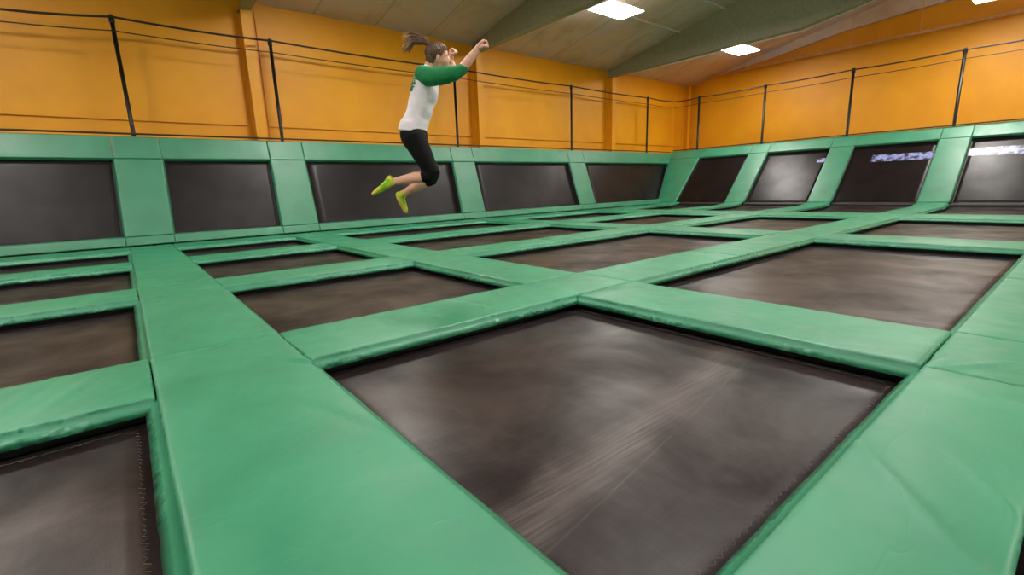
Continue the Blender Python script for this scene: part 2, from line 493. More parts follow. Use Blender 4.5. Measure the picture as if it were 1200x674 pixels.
q0 = quad(X[2], X[3], -2.1, Y[0]-.02); beds[s_floor].append(q0)
fl_list.append((q0, 'sliver of black floor trampoline in the bottom right corner'))
for c in (2, 3, 4):   # the row behind the right foreground strip, just outside the frame
    q = quad(CX[c][0], CX[c][1], -2.1, Y[0]-.02); beds[s_floor].append(q)
    fl_list.append((q, 'black floor trampoline beyond the right picture edge, ' + CN[c]))
for q, lab in fl_list:
    kw = {}
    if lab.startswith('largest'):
        kw = dict(bed=SHEEN_SCRATCH, stitch=(((2.66, 2.45), (2.66, .52), 80), ((2.64, .50), (.75, .50), 110)))
    if lab.startswith('nearest black floor trampoline in the column left'):
        kw = dict(stitch=(((-1.0, 2.48), (-.15, 2.48), 60), ((-.10, 2.45), (-.10, .6), 110)))
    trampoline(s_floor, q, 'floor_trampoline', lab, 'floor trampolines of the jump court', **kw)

# ------------------------------------------------------------------ wall trampolines
zb = lambda z: z/BDIR.z
vb0, vb1, vb2 = zb(.185), zb(1.655), zb(2.09)
bcx = [((XL, XL), (-.06, .01)), ((.70, .77), (2.70, 2.76)), ((3.49, 3.51), (7.53, 7.61)), ((8.32, 8.37), (12.46, 12.45)), ((13.25, 13.25), (17.24, 18.60))]
ordn = ['first from the left', 'second from the left', 'third from the left, behind the jumping person', 'fourth from the left', 'last before the corner']
bq = []
for (l, rr) in bcx:
    q = [(l[0], vb0), (rr[0], vb0), (rr[1], vb1), (l[1], vb1)]; bq.append(q); beds[s_back].append(q)
for q, o_ in zip(bq, ordn):
    trampoline(s_back, q, 'wall_trampoline', 'black slanted trampoline of the back wall, ' + o_, 'wall trampolines of the jump court')
vr1, vr2 = 2.39, 2.87
ry = [(-10.72, -8.68), (-8.0, -5.96), (-5.31, -3.2), (-2.53, -.4)]
rn = ['nearest the corner', 'second from the corner', 'third from the corner', 'cut by the right picture edge']
for (a, b) in ry: beds[s_right].append(quad(a, b, .03, vr1))
rq = beds[s_right][:]
wt = []
bands = [None, (-6.25, -6.0, 1.84, 2.02), (-4.72, -3.24, 1.74, 2.02), (-2.5, -.45, 1.76, 2.06)]
for q, o_, b_ in zip(rq, rn, bands):
    wt.append(trampoline(s_right, q, 'wall_trampoline', 'black slanted trampoline of the right wall, ' + o_, 'wall trampolines of the jump court', band=b_))

# ------------------------------------------------------------------ floor pads
GF = 'green vinyl pads of the floor grid'
def fp(u0, u1, v0, v1, lab, **k): return pad(s_floor, quad(u0, u1, v0, v1), 'floor_pad', lab, GF, **k)
YE = YB - .005
CL = [((.42, 2.73), (.70, 2.46), 0.0108, .03), ((.52, 2.62), (.66, 2.40), -0.0090, .03), ((.43, 2.03), (.66, 1.37), -0.0054, .035), ((.12, 1.53), (.52, 1.51), -0.0045, .04)]
CR_ = [((1.86, .50), (1.26, .0), 0.0108, .022), ((1.84, .16), (1.60, .0), 0.0090, .02), ((2.62, .44), (2.5, .1), -0.0054, .03)]
CC = [((2.70, .43), (3.02, .37), -0.0108, .018), ((2.72, .36), (3.0, .15), 0.0090, .02), ((2.72, .40), (2.90, .26), -0.0090, .02)]
CF = [((1.20, 3.22), (1.30, 2.56), -0.0126, .02), ((1.13, 3.20), (1.23, 2.95), 0.0090, .018), ((1.62, 3.2), (1.53, 2.54), -0.0090, .012), ((1.9, 3.2), (2.0, 2.7), 0.0054, .03)]
C0_ = [((-.56, 2.74), (-.40, 3.20), 0.0090, .03), ((-.43, 2.60), (-.22, 3.10), 0.0090, .025), ((-.30, 2.56), (-.06, 2.75), 0.0090, .02), ((-.8, 2.6), (-.62, 3.1), 0.0072, .03)]
# long left walkway
fp(X[1], X[2], .0, Y[3], 'wide green walkway pad in the left foreground, largest of all pads', step=.024, creases=CL)
fp(X[1], X[2], Y[3], Y[4], 'green pad of the long left walkway, beside the second trampolines', step=.04)
fp(X[1], X[2], Y[4], Y[5], 'short green crossing pad on the long left walkway')
fp(X[1], X[2], Y[5], YE, 'farthest green pad of the long left walkway, reaching the back wall')
# second, third, fourth walkways
fp(X[3], X[4], Y[1], Y[2], 'pale green pad behind the largest foreground trampoline, first of the second walkway', step=.035)
fp(X[3], X[4], Y[3], Y[5], 'second pad of the second walkway, right of the trampoline under the person')
fp(X[3], X[4], Y[5], YE, 'farthest green pad of the second walkway, reaching the back wall')
for nm, a, b in (('third', 5, 6), ('fourth', 7, 8)):
    fp(X[a], X[b], Y[1], Y[2], 'nearest green pad of the %s walkway' % nm)
    fp(X[a], X[b], Y[3], Y[4], 'green pad of the %s walkway, beside the second trampolines' % nm)
    fp(X[a], X[b], Y[5], Y[6], 'green pad of the %s walkway, beside the third trampolines' % nm)
    fp(X[a], X[b], Y[7], YE, 'farthest green pad of the %s walkway, reaching the back wall' % nm)
# just outside the frame: the rest of the right foreground strip, the row behind it and the walkway further left
fp(X[6], X[8], Y[0], Y[1], 'green pad beyond the right picture edge, second wide column')
fp(X[8], XR-.01, Y[0], Y[1], 'green pad beyond the right picture edge, at the right wall')
for a, b, n_ in ((3, 4, 'second'), (5, 6, 'third'), (7, 8, 'fourth')):
    fp(X[a], X[b], -2.1, Y[0], 'green pad of the %s walkway, beyond the right picture edge' % n_)
for k, (a, b) in enumerate(((Y[0], Y[3]), (Y[3], Y[5]), (Y[5], Y[7]), (Y[7], YE))):
    fp(XL-.66, XL, a, b, 'green pad beyond the left picture edge, %s from the front' % ['first', 'second', 'third', 'fourth'][k])
# cross strips
def strip(a, b, segs, what):
    for u0, u1, lab in segs:
        fp(u0, u1, a, b, 'green pad %s, %s' % (what, lab), step=.028 if a < 3 and u0 < 3 else .04, creases=(CF if 'fold' in lab else C0_ if (u0 == XL and a < 3) else ()))
CS = {0: 'left of the long walkway', 1: 'right of the long walkway', 2: 'wide middle column', 3: 'second wide column', 4: 'along the right wall'}
fp(X[1]+.0, X[2], Y[0]-1.3, .0-.004, 'green crossing pad below the left foreground walkway pad')
fp(XL, X[1], Y[0]-.05, Y[1], 'green pad left of the left foreground walkway, below the nearest trampoline')
fp(X[2], X[3], Y[0], Y[1], 'wide green pad in the right foreground corner, with a long diagonal crease', step=.024, creases=CR_)
fp(X[3], X[4], Y[0], Y[1], 'short green crossing pad behind the right foreground corner pad', step=.024, creases=CC)
fp(X[4], 5.49, Y[0], Y[1], 'green pad at right picture edge, right of the short crossing pad')
fp(5.49, X[6], Y[0], Y[1], 'farthest green pad of the right foreground strip')
strip(Y[2], Y[3], [(XL, X[1], CS[0]), (X[2], X[4], CS[1] + ', folded'),
                   (X[4], 5.45, CS[2] + ', left half'), (5.45, X[6], CS[2] + ', right half'), (X[6], X[8], CS[3]), (X[8], XR-.01, CS[4])],
      'between nearest and second trampolines')
strip(Y[4], Y[5], [(XL, X[1], CS[0]), (X[2], X[3], CS[1]), (X[4], 5.33, CS[2] + ', left half'), (5.33, X[6], CS[2] + ', right half'),
                   (X[6], X[8], CS[3]), (X[8], XR-.01, CS[4])], 'between second and third trampolines')
strip(Y[6], Y[7], [(XL, X[1], CS[0]), (X[2], X[3], CS[1]), (X[4], X[6], CS[2]), (X[6], 9.16, CS[3] + ', left end'), (9.16, X[8], CS[3] + ', right part'),
                   (X[8], XR-.01, CS[4])], 'between third and farthest trampolines')
strip(Y[8], YE, [(XL, X[1], CS[0]), (X[2], X[3], CS[1]), (X[4], X[5], CS[2]), (X[6], X[7], CS[3]), (X[8], XR-.01, CS[4])],
      'along the foot of the back wall')

# ------------------------------------------------------------------ wall pads
GB = 'green vinyl pads of the back slanted wall'; GR = 'green vinyl pads of the right slanted wall'
def bpad(q, lab, **k): return pad(s_back, q, 'wall_pad', lab, GB, flare=.03, **k)
def rpad(q, lab, **k): return pad(s_right, q, 'wall_pad', lab, GR, flare=.03, **k)
for i, ((l, r_), o_) in enumerate(zip(bcx, ordn)):
    s_ = o_
    rb_ = r_[0] if i < 4 else 17.20; rt_ = r_[1] if i < 4 else 18.62; rt2 = r_[1] if i < 4 else 19.02
    bpad([(l[0], .02), (rb_ , .02), (rb_, vb0), (l[0], vb0)], 'low green pad under the back wall trampoline ' + s_)
    bpad([(l[1], vb1), (rt_, vb1), (rt2, vb2), (l[1], vb2)], 'green top pad above the back wall trampoline ' + s_)
ga = ['first and second', 'second and third', 'third and fourth', 'fourth and last']
for i in range(4):
    l, r_ = bcx[i][1], bcx[i+1][0]; g_ = ga[i]
    bpad([(l[0], .02), (r_[0], .02), (r_[0], vb0), (l[0], vb0)], 'small low green pad between the %s back wall trampolines' % g_)
    bpad([(l[0], vb0), (r_[0], vb0), (r_[1], vb1), (l[1], vb1)], 'tall slanted green pad between the %s back wall trampolines' % g_)
    bpad([(l[1], vb1), (r_[1], vb1), (r_[1], vb2), (l[1], vb2)], 'small square green top pad between the %s back wall trampolines' % g_)
bpad([(XL-.66, .02), (XL, .02), (XL, vb1), (XL-.66, vb1)], 'tall slanted green pad beyond the left picture edge')
bpad([(XL-.66, vb1), (XL, vb1), (XL, vb2), (XL-.66, vb2)], 'small green top pad beyond the left picture edge')
rpad(quad(ry[3][1], .26, 0, vr1), 'tall slanted green pad beyond the right picture edge')
rpad(quad(ry[3][1], .26, vr1, vr2), 'small green top pad beyond the right picture edge')
rpad([(-11.52, 0), (-10.72, 0), (-10.72, vr1), (-12.12, vr1)], 'tall slanted green corner pad where the back and right walls meet')
rpad([(-12.10, vr1), (-10.72, vr1), (-10.72, vr2), (-12.15, vr2)], 'green top pad in the corner of the back and right walls')
for (a, b), o_ in zip(ry, rn):
    rpad(quad(a, b, vr1, vr2), 'green top pad above the right wall trampoline ' + o_)
for (a, b), g_ in zip([(ry[0][1], ry[1][0]), (ry[1][1], ry[2][0]), (ry[2][1], ry[3][0])], ['first and second', 'second and third', 'third and last']):
    rpad(quad(a, b, 0, vr1), 'tall slanted green pad between the %s right wall trampolines from the corner' % g_)
    rpad(quad(a, b, vr1, vr2), 'small green top pad between the %s right wall trampolines from the corner' % g_)

# ------------------------------------------------------------------ hall shell
YW, XW = 12.75, 21.2
XA, YA = -8.0, -7.0
ROOF0, SL, RIDGE = 5.1, .2, 3.0
def roofz(y): return ROOF0 + SL*(YW-y) if y >= RIDGE else ROOF0 + SL*(YW-RIDGE) - SL*(RIDGE-y)
st = lambda o, lab, cat: tag(o, lab, cat, None, 'structure')
st(MB().box((XA, YA, ZF-.1), (XW, YW, ZF)).build('floor', FLR), 'grey hall floor beneath the trampoline deck', 'floor')
st(MB().box((XA-.2, YW, ZF-.1), (XW+.2, YW+.2, 5.3)).build('wall_back', ORG), 'orange back wall behind the slanted trampolines', 'wall')
gy = [YW, 8, RIDGE, 0, YA]
st(MB().prism([(YA, ZF-.1), (YW, ZF-.1)] + [(y, roofz(y)+.1) for y in gy], 0, XW, XW+.2).build('wall_right', ORG), 'orange gable wall on the right, above the slanted trampolines', 'wall')
st(MB().prism([(YA, ZF-.1), (YW, ZF-.1)] + [(y, roofz(y)+.1) for y in gy], 0, XA-.2, XA).build('wall_left', OFFW), 'off-white wall on the left, out of view', 'wall')
st(MB().box((XA-.2, YA-.2, ZF-.1), (XW+.2, YA, 5.5)).build('wall_front', OFFW), 'off-white wall behind the camera', 'wall')
# roof liner, two slopes, sagging softly between purlins
vs = []; fs = []; nx, ny = 120, 90
ys = [YW + .1 + (YA - YW - .2)*j/ny for j in range(ny+1)]
for y in ys:
    for i in range(nx+1):
        x = XA + (XW-XA)*i/nx
        sagx = abs(math.sin(math.pi*(x-2.75)/1.58))**.6*.035; sagy = abs(math.sin(math.pi*(y-YW)/1.5))**.6*.05
        vs.append((x, y, roofz(y) + .09 - sagx - sagy))
n0 = len(vs)
vs += [(v[0], v[1], v[2]+.2) for v in vs]
for j in range(ny):
    for i in range(nx):
        a = j*(nx+1)+i; fs.append((a, a+1, a+nx+2, a+nx+1)); fs.append((n0+a, n0+a+nx+1, n0+a+nx+2, n0+a+1))
st(mesh_obj('ceiling', vs, fs, CEI, None, True), 'tan sagging insulated ceiling sloping up from the back wall', 'ceiling')
# liner turned down along the gable wall
poly = [(YW, 5.27), (11.4, 5.34), (9.3, 5.54), (6.66, 5.95), (4.85, 6.08), (3.3, 6.16), (0, 6.2), (-3, 5.9), (-3, roofz(-3)+.05), (RIDGE, roofz(RIDGE)+.05), (YW, roofz(YW)+.25)]
st(MB().prism(poly, 0, XW-.16, XW-.01).build('trim_1', CEI), 'tan insulation edge along the top of the right wall', 'trim')
# rafters
for i, x in enumerate((-3.5, 2.75, 9.0, 15.35)):
    mb = MB(); zb0 = 4.88; yk = 5.9; zk = zb0 + .02
    def zbot(y): return zb0 if y >= yk else zk + SL*.85*(yk-y)
    pr = [YW-.02, 12.3, yk, RIDGE]
    bot = [(YW-.02, zb0-.0), (yk, zk), (RIDGE, zbot(RIDGE)), (-1, zbot(RIDGE)-.5), (YA+.02, zb0-.1)]
    top = [(y, roofz(y)+.06) for y in (YA+.02, RIDGE, YW-.02)]
    mb.prism(bot + top, 0, x-.007, x+.007)
    for k in range(len(bot)-1):
        (y0, z0), (y1, z1) = bot[k], bot[k+1]
        mb.hexa([(x-.11, y0, z0-.012), (x+.11, y0, z0-.012), (x+.11, y1, z1-.012), (x-.11, y1, z1-.012),
                 (x-.11, y0, z0+.004), (x+.11, y0, z0+.004), (x+.11, y1, z1+.004), (x-.11, y1, z1+.004)])
    nm = ['out of view on the left', 'at the upper left, above the first orange column', 'above the hand of the jumping person', 'large, between the two ceiling lights'][i]
    st(mb.build('roof_rafter', RAFT), 'grey-green steel roof rafter ' + nm, 'rafter')
mb = MB(); zz = lambda y: 4.88 if y >= 5.9 else 4.90 + SL*.85*(5.9-y)
mb.tube([(15.35+.10, y, zz(y)-.03) for y in (11.5, 9, 7.5, 5.9, 4.8, 3.2)], .017, 8)  # white tube added in place of the light caught on the rafter edge
st(mb.build('trim_15', STRAP), 'added white strip for the lit lower edge of the large rafter', 'highlight')
# columns of the back wall
for i, x in enumerate((-3.5, 2.75, 9.0, 15.35)):
    mb = MB(); yf = YW-.36
    mb.box((x-.11, yf, ZF), (x+.11, yf+.014, 4.86)); mb.box((x-.006, yf+.014, ZF), (x+.006, YW-.02, 4.86)); mb.box((x-.11, YW-.034, ZF), (x+.11, YW-.002, 4.86))
    nm = ['out of view on the left', 'left of the second net post', 'right of the jumping person', 'left of the corner'][i]
    st(mb.build('wall_column', ORG), 'orange steel wall column ' + nm, 'column')
mb = MB(); x = 20.78; yf = YW-.3
mb.box((x-.1, yf, ZF), (x+.1, yf+.014, 5.1)); mb.box((x-.006, yf+.014, ZF), (x+.006, YW-.02, 5.1)); mb.box((x-.1, YW-.03, ZF), (x+.1, YW-.002, 5.1))
st(mb.build('wall_column', ORG), 'orange steel column in the corner of the back and right walls', 'column')
# proud upper panels, each above a plain lower board with screws
cols = [-7.9, -3.5, 2.75, 9.0, 15.35, 20.78]
pn = ['out of view on the left', 'at the far left', 'left of the jumping person', 'right of the jumping person', 'beside the corner']
for i in range(5):
    a, b = cols[i]+.24, cols[i+1]-.2
    mb = MB(); mb.box((a, YW-.045, 2.46), (b, YW+.01, 4.98))
    st(mb.build('trim_%d' % (i+2), ORG), 'raised orange wall panel ' + pn[i], 'panel')
    mb = MB(); mb.box((a, YW-.018, 1.6), (b, YW+.01, 2.43))
    k = a+.3
    while k < b:
        for z in (2.36, 2.2):
            mb.tube([(k+(.35 if z < 2.3 else 0), YW-.018, z), (k+(.35 if z < 2.3 else 0), YW-.03, z)], .014, 6)
        k += .85
    st(mb.build('trim_%d' % (i+7), ORG), 'orange lower wall board with screw heads ' + pn[i], 'panel')
# white insulation straps under the roof
for i, (yy, x0, x1) in enumerate(((8.05, 12.6, 15.2), (9.55, 12.4, 15.2), (6.6, 12.6, 15.2))):
    MBs = MB().box((x0, yy-.03, roofz(yy)-.075), (x1, yy+.03, roofz(yy)-.045))
    st(MBs.build('trim_%d' % (12+i), STRAP), 'thin white ceiling strap %s the large rafter' % ['left of', 'lowest, left of', 'highest, left of'][i], 'trim')

# ------------------------------------------------------------------ lights
def light(x, y, z, lab):
    r = empty('ceiling_light', (x, y, z)); tag(r, lab, 'light', 'panel lights hung under the roof')
    mb = MB(); w, d = .68, .40
    mb.hexa([(-w, -d, .0), (w, -d, .0), (w, d, .0), (-w, d, .0), (-w*.8, -d*.7, .09), (w*.8, -d*.7, .09), (w*.8, d*.7, .09), (-w*.8, d*.7, .09)])
    mb.build('housing', WHT, r)
    MB().box((-w+.02, -d+.02, -.014), (w-.02, d-.02, -.001)).build('diffuser', LAMP, r)
    MB().box((-w*.72, -d*.55, .0905), (w*.72, d*.55, .097)).build('added_uplight', UPL, r)  # glowing strip added on the housing to brighten the ceiling
    for s in (-1, 1):
        MB().tube([(s*.42, 0, .0965), (s*.42, 0, roofz(y)-z+.02)], .007, 6).build('hanger', BLK, r)
    return r
light(10.85, 8.72, 5.32, 'bright white panel light left of the large rafter')
light(17.65, 8.72, 5.32, 'bright white panel light right of the large rafter')
light(18.2, 2.5, 5.33, 'bright white panel light at the top right picture edge')
for (x, y, w_) in ((4.1, 8.72, 'upper left'), (-2.6, 8.72, 'far left'), (11.25, 2.7, 'upper centre'), (4.3, 2.7, 'overhead'), (-2.6, 2.7, 'left overhead'),
               (18.6, -3.5, 'rear right'), (11.25, -3.5, 'rear centre'), (4.3, -3.5, 'rear left'), (-2.6, -3.5, 'far rear left')):
    light(x, y, 5.32, 'bright white panel light out of view, ' + w_)

# ------------------------------------------------------------------ pipe along the right wall
p = empty('sprinkler_pipe', (XW-.27, 5, 5.33)); tag(p, 'pale pipe running along the top of the orange right wall', 'pipe')
MB().tube([(0, -6, 0), (0, 7.3, 0)], .045, 10).build('pipe', PIPE, p, True)
for y in (6.35, 4.45, 2.0):
    MB().tube([(0, y-5, .04), (0, y-5, roofz(y)-5.33)], .014, 6).build('hanger', PIPE, p)

# ------------------------------------------------------------------ net posts and nets
YP, XP, ZT = 12.2, 19.12, 4.27
def post(x, y, lab, r=.036):
    e = empty('net_post', (x, y, ZF)); tag(e, lab, 'post', 'black net posts above the wall pads')
    h = ZT-ZF
    MB().tube([(0, 0, 0), (0, 0, h-.03)], r, 14).build('pole', POST, e, True)
    MB().tube([(0, 0, h-.03), (0, 0, h-.005), (0, 0, h+.012)], [r*1.25, r*1.25, r*.7], 14).build('cap', POST, e)
    MB().tube([(0, 0, h-.13), (0, 0, h-.06)], r*1.3, 14).build('clamp', BLK, e)
    MB().box((-.045, -.045, 0), (.045, .045, .012)).build('base_plate', BLK, e)
bx = [.39, 3.12, 7.95, 12.77, 17.24]
for x, n_ in zip(bx, ['leftmost of the back wall', 'right of the first orange column', 'behind the jumping person', 'of the back wall, left of the third orange column', 'of the back wall, nearest the corner']):
    post(x, YP, 'black net post ' + n_)
ryp = [11.02, 8.40, 5.65, 2.99]
for y, n_ in zip(ryp, ['nearest the corner', 'second from the corner', 'third from the corner', 'nearest the right picture edge']):
    post(XP, y, 'black net post of the right wall, ' + n_, .042)
def net(name, pts, lab, bot, s0=1.0):
    e = empty(name, pts[0]); tag(e, lab, 'net'); o = V3(pts[0])
    def rope(z, r, nm, sag):
        mb = MB(); path = []
        for i in range(len(pts)-1):
            a, b = V3(pts[i]), V3(pts[i+1])
            for k in range(8):
                f = k/8; q = a.lerp(b, f); path.append(V3((q.x, q.y, z - sag*(s0 if i == 0 else 1)*4*f*(1-f))) - o)
        q = V3(pts[-1]); path.append(V3((q.x, q.y, z)) - o)
        mb.tube(path, r, 8); return mb.build(nm, ROPE, e, True)
    rope(ZT-.05, .021, 'top_rope', .03); rope(ZT-.29, .010, 'net_cord', .02)
    rope(bot, .018, 'bottom_rope', 0)
    vs = []; fs = []; n = len(pts)
    for q in pts: vs += [V3((q[0], q[1], bot)) - o, V3((q[0], q[1], ZT-.29)) - o]
    for i in range(n-1): fs.append((2*i, 2*i+2, 2*i+3, 2*i+1))
    mesh_obj('netting', vs, fs, NET, e)
d = .085
net('safety_net', [(-4.0, YP-d, 0)] + [(x, YP-d, 0) for x in bx] + [(XP-d-.12, YP-d, 0)], 'fine dark safety net with ropes along the orange back wall', 2.13, 5.5)
net('safety_net', [(XP-d, YP-d, 0)] + [(XP-d, y, 0) for y in ryp] + [(XP-d, .3, 0)], 'fine dark safety net with ropes along the orange right wall', 2.19)

# ------------------------------------------------------------------ person
YAW = math.radians(38.8014)
P = empty('person', (2.0834, 3.8324, 1.3284), -YAW)
tag(P, 'jumping person with brown ponytail, white and green raglan shirt, black leggings, lime socks', 'person')
SKIN = skinmat(); HAIR = hairmat(); SOCK = sockmat()
SHIRT = clothmat('white_cotton', srgb(246, 238, 248), srgb(254, 246, 254)); SLV = clothmat('green_cotton', srgb(24, 118, 70), srgb(34, 140, 84))
LEG = clothmat('black_spandex', (.003, .003, .0035, 1), (.006, .006, .0065, 1), .8); LEG.node_tree.nodes['Principled BSDF'].inputs['Specular IOR Level'].default_value = .2
TIE = plain('dark_elastic', (.02, .012, .012, 1), .7); EYE = plain('eye_white', (.7, .68, .66, 1), .25); IRIS = plain('eye_dark', (.03, .02, .015, 1), .2)

def loft(mb, path, ra, rb=None, n=18, cap=True):
    """ra: half depth in the local XZ plane, rb: half width along local Y"""
    path = [V3(p) for p in path]; rb = rb or ra
    rings = []
    m = len(path)
    for i, p in enumerate(path):
        t = (path[min(m-1, i+1)] - path[max(0, i-1)]).normalized()
        rings.append((p, t, ra[i], rb[i]))
    if cap:
        p, t, a, b = rings[0]; k = min(a, b)
        pre = [(p - t*k*.92, t, a*.38, b*.38), (p - t*k*.6, t, a*.78, b*.78)]
        p, t, a, b = rings[-1]; k = min(a, b)
        post_ = [(p + t*k*.6, t, a*.78, b*.78), (p + t*k*.92, t, a*.38, b*.38)]
        rings = pre + rings + post_
    vs = []; fs = []
    for p, t, a, b in rings:
        A = V3((0, 1, 0)).cross(t)
        A = A.normalized() if A.length > .05 else V3((1, 0, 0))
        B = t.cross(A).normalized()
        for k in range(n):
            an = 2*math.pi*k/n; vs.append(p + A*math.cos(an)*a + B*math.sin(an)*b)
    for i in range(len(rings)-1):
        for k in range(n): fs.append((i*n+k, i*n+(k+1) % n, (i+1)*n+(k+1) % n, (i+1)*n+k))
    fs.append(tuple(range(n))[::-1]); fs.append(tuple((len(rings)-1)*n+k for k in range(n)))
    mb.add(vs, fs)

def ell(mb, c, r, rot=None, n=20, m=12):
    c = V3(c); vs = []; fs = []
    for j in range(1, m):
        th = math.pi*j/m
        for k in range(n):
            an = 2*math.pi*k/n
            v = V3((r[0]*math.sin(th)*math.cos(an), r[1]*math.sin(th)*math.sin(an), r[2]*math.cos(th)))
            vs.append(c + (rot @ v if rot else v))
    t = V3((0, 0, r[2])); b = -t
    vs += [c + (rot @ t if rot else t), c + (rot @ b if rot else b)]
    for j in range(m-2):
        for k in range(n): fs.append((j*n+k, (j+1)*n+k, (j+1)*n+(k+1) % n, j*n+(k+1) % n))
    T0 = len(vs)-2
    for k in range(n):
        fs.append((T0, k, (k+1) % n)); fs.append((T0+1, (m-2)*n+(k+1) % n, (m-2)*n+k))
    mb.add(vs, fs)

def fuse(mb, name, mat, parent, voxel=.005, smooth=4, fn=None):
    """melt overlapping shapes into one continuous skin"""
    o = mb.build(name, mat, None)
    md = o.modifiers.new('r', 'REMESH'); md.mode = 'VOXEL'; md.voxel_size = voxel; md.use_smooth_shade = True
    sm = o.modifiers.new('s', 'SMOOTH'); sm.iterations = smooth; sm.factor = .5
    bpy.context.view_layer.update()
    dg = bpy.context.evaluated_depsgraph_get()
    me = bpy.data.meshes.new_from_object(o.evaluated_get(dg)); old = o.data
    o.modifiers.clear(); o.data = me; bpy.data.meshes.remove(old); me.name = name
    if not me.materials: me.materials.append(mat)
    if fn:
        for v in me.vertices: v.co = fn(v.co)
    for p_ in me.polygons: p_.use_smooth = True
    o.parent = parent
    return o

# key joints (local: x forward, y away from the camera side, z up)
torso = [(-.028, 0, -.02), (-.034, 0, .035), (-.008, 0, .10), (.017, 0, .155), (.055, 0, .25), (.090, 0, .345), (.104, 0, .41), (.110, 0, .465), (.118, 0, .50)]
t_ra = [.112, .113, .104, .098, .104, .112, .104, .082, .058]
t_rb = [.165, .160, .145, .135, .140, .150, .160, .155, .105]
body = MB()
loft(body, torso, [a-.012 for a in t_ra], [b-.012 for b in t_rb], 24)
loft(body, [(.112, 0, .47), (.135, .002, .53), (.172, .004, .585)], [.056, .047, .048], [.060, .050, .050])
HR = Matrix.Rotation(math.radians(20), 3, 'Y') @ Matrix.Rotation(math.radians(14), 3, 'Z')
ell(body, (.218, .006, .640), (.088, .073, .084))
ell(body, (.256, .016, .588), (.056, .055, .068), HR)
loft(body, [(.262, .016, .560), (.288, .024, .530)], [.036, .022], [.042, .024])       # jaw and chin
loft(body, [(.300, .024, .618), (.318, .029, .596), (.326, .031, .580)], [.010, .012, .011], [.009, .012, .015], 12)   # nose
loft(body, [(.298, -.014, .627), (.304, .024, .628), (.292, .062, .630)], [.010, .012, .010], None, 10)       # brow
loft(body, [(.303, .008, .553), (.309, .026, .551), (.303, .044, .553)], [.006, .008, .006], None, 10)     # lips
ell(body, (.229, -.072, .600), (.015, .011, .025), Matrix.Rotation(math.radians(18), 3, 'Y'))
ell(body, (.223, .083, .600), (.015, .011, .025), Matrix.Rotation(math.radians(18), 3, 'Y'))
# arms
aR = [(.115, -.135, .445), (.20, -.185, .435), (.30, -.218, .432), (.398, -.24, .438), (.445, -.238, .468), (.51, -.23, .545), (.562, -.222, .605)]
loft(body, aR, [.055, .050, .043, .040, .040, .035, .026], [.055, .048, .042, .040, .042, .036, .029])
aL = [(.105, .135, .465), (.17, .19, .487), (.25, .235, .508), (.325, .268, .525), (.327, .270, .560), (.310, .268, .610), (.302, .265, .650)]
loft(body, aL, [.052, .048, .042, .040, .040, .032, .025], None)
def fist(W, Td, K, N, flip):
    W, Td, K, N = V3(W), V3(Td).normalized(), V3(K).normalized(), V3(N).normalized()
    loft(body, [W - Td*.01, W + Td*.022, W + Td*.058, W + Td*.078], [.024, .024, .020, .015], [.026, .034, .041, .038], 16)
    for i, (o, L) in enumerate(((-.030, .92), (-.010, 1.05), (.010, 1.0), (.029, .82))):
        p0 = W + Td*.076 + K*o
        p1 = p0 + Td*.016*L + N*.022*L
        p2 = p1 - Td*.012*L + N*.020*L
        p3 = p2 - Td*.026*L - N*.006*L
        loft(body, [p0 - Td*.02, p0, p1, p2, p3], [.0095, .0098, .0092, .0086, .0078], None, 10)
    q0 = W + Td*.020 + K*flip*.026 + N*.010
    q1 = W + Td*.046 + K*flip*.042 + N*.030
    q2 = W + Td*.066 + K*flip*.024 + N*.050
    q3 = W + Td*.070 + K*flip*.002 + N*.056
    loft(body, [q0, q1, q2, q3], [.013, .0115, .010, .0088], None, 10)
fist((.566, -.221, .610), (.66, .10, .72), (.15, -.95, .0), (.74, .05, -.66), 1)
fist((.300, .264, .656), (.12, -.05, .99), (.25, .95, .05), (.96, -.22, -.15), -1)
# legs
lR = [(.0, -.075, -.03), (.035, -.088, -.13), (.085, -.097, -.25), (.132, -.10, -.338), (.075, -.10, -.358), (-.03, -.10, -.364), (-.12, -.10, -.380), (-.205, -.10, -.391), (-.240, -.10, -.398)]
loft(body, lR, [.080, .076, .062, .046, .044, .049, .040, .031, .032], [.080, .076, .062, .046, .044, .048, .040, .031, .030])
lL = [(-.02, .075, -.03), (.01, .085, -.13), (.055, .09, -.25), (.100, .09, -.352), (.045, .09, -.392), (-.045, .088, -.432), (-.105, .086, -.462), (-.165, .084, -.490), (-.185, .082, -.505)]
loft(body, lL, [.080, .076, .062, .046, .044, .049, .040, .031, .031], None)
fR = [(-.246, -.10, -.368), (-.262, -.10, -.405), (-.318, -.102, -.444), (-.362, -.104, -.468), (-.398, -.106, -.489)]
loft(body, fR, [.026, .034, .026, .021, .013], [.028, .034, .040, .040, .030])
fL = [(-.222, .082, -.505), (-.205, .082, -.545), (-.188, .084, -.595), (-.178, .086, -.632), (-.170, .088, -.660)]
loft(body, fL, [.026, .033, .027, .021, .014], [.028, .034, .041, .040, .030])
fuse(body, 'body', SKIN, P, .0038, 3)
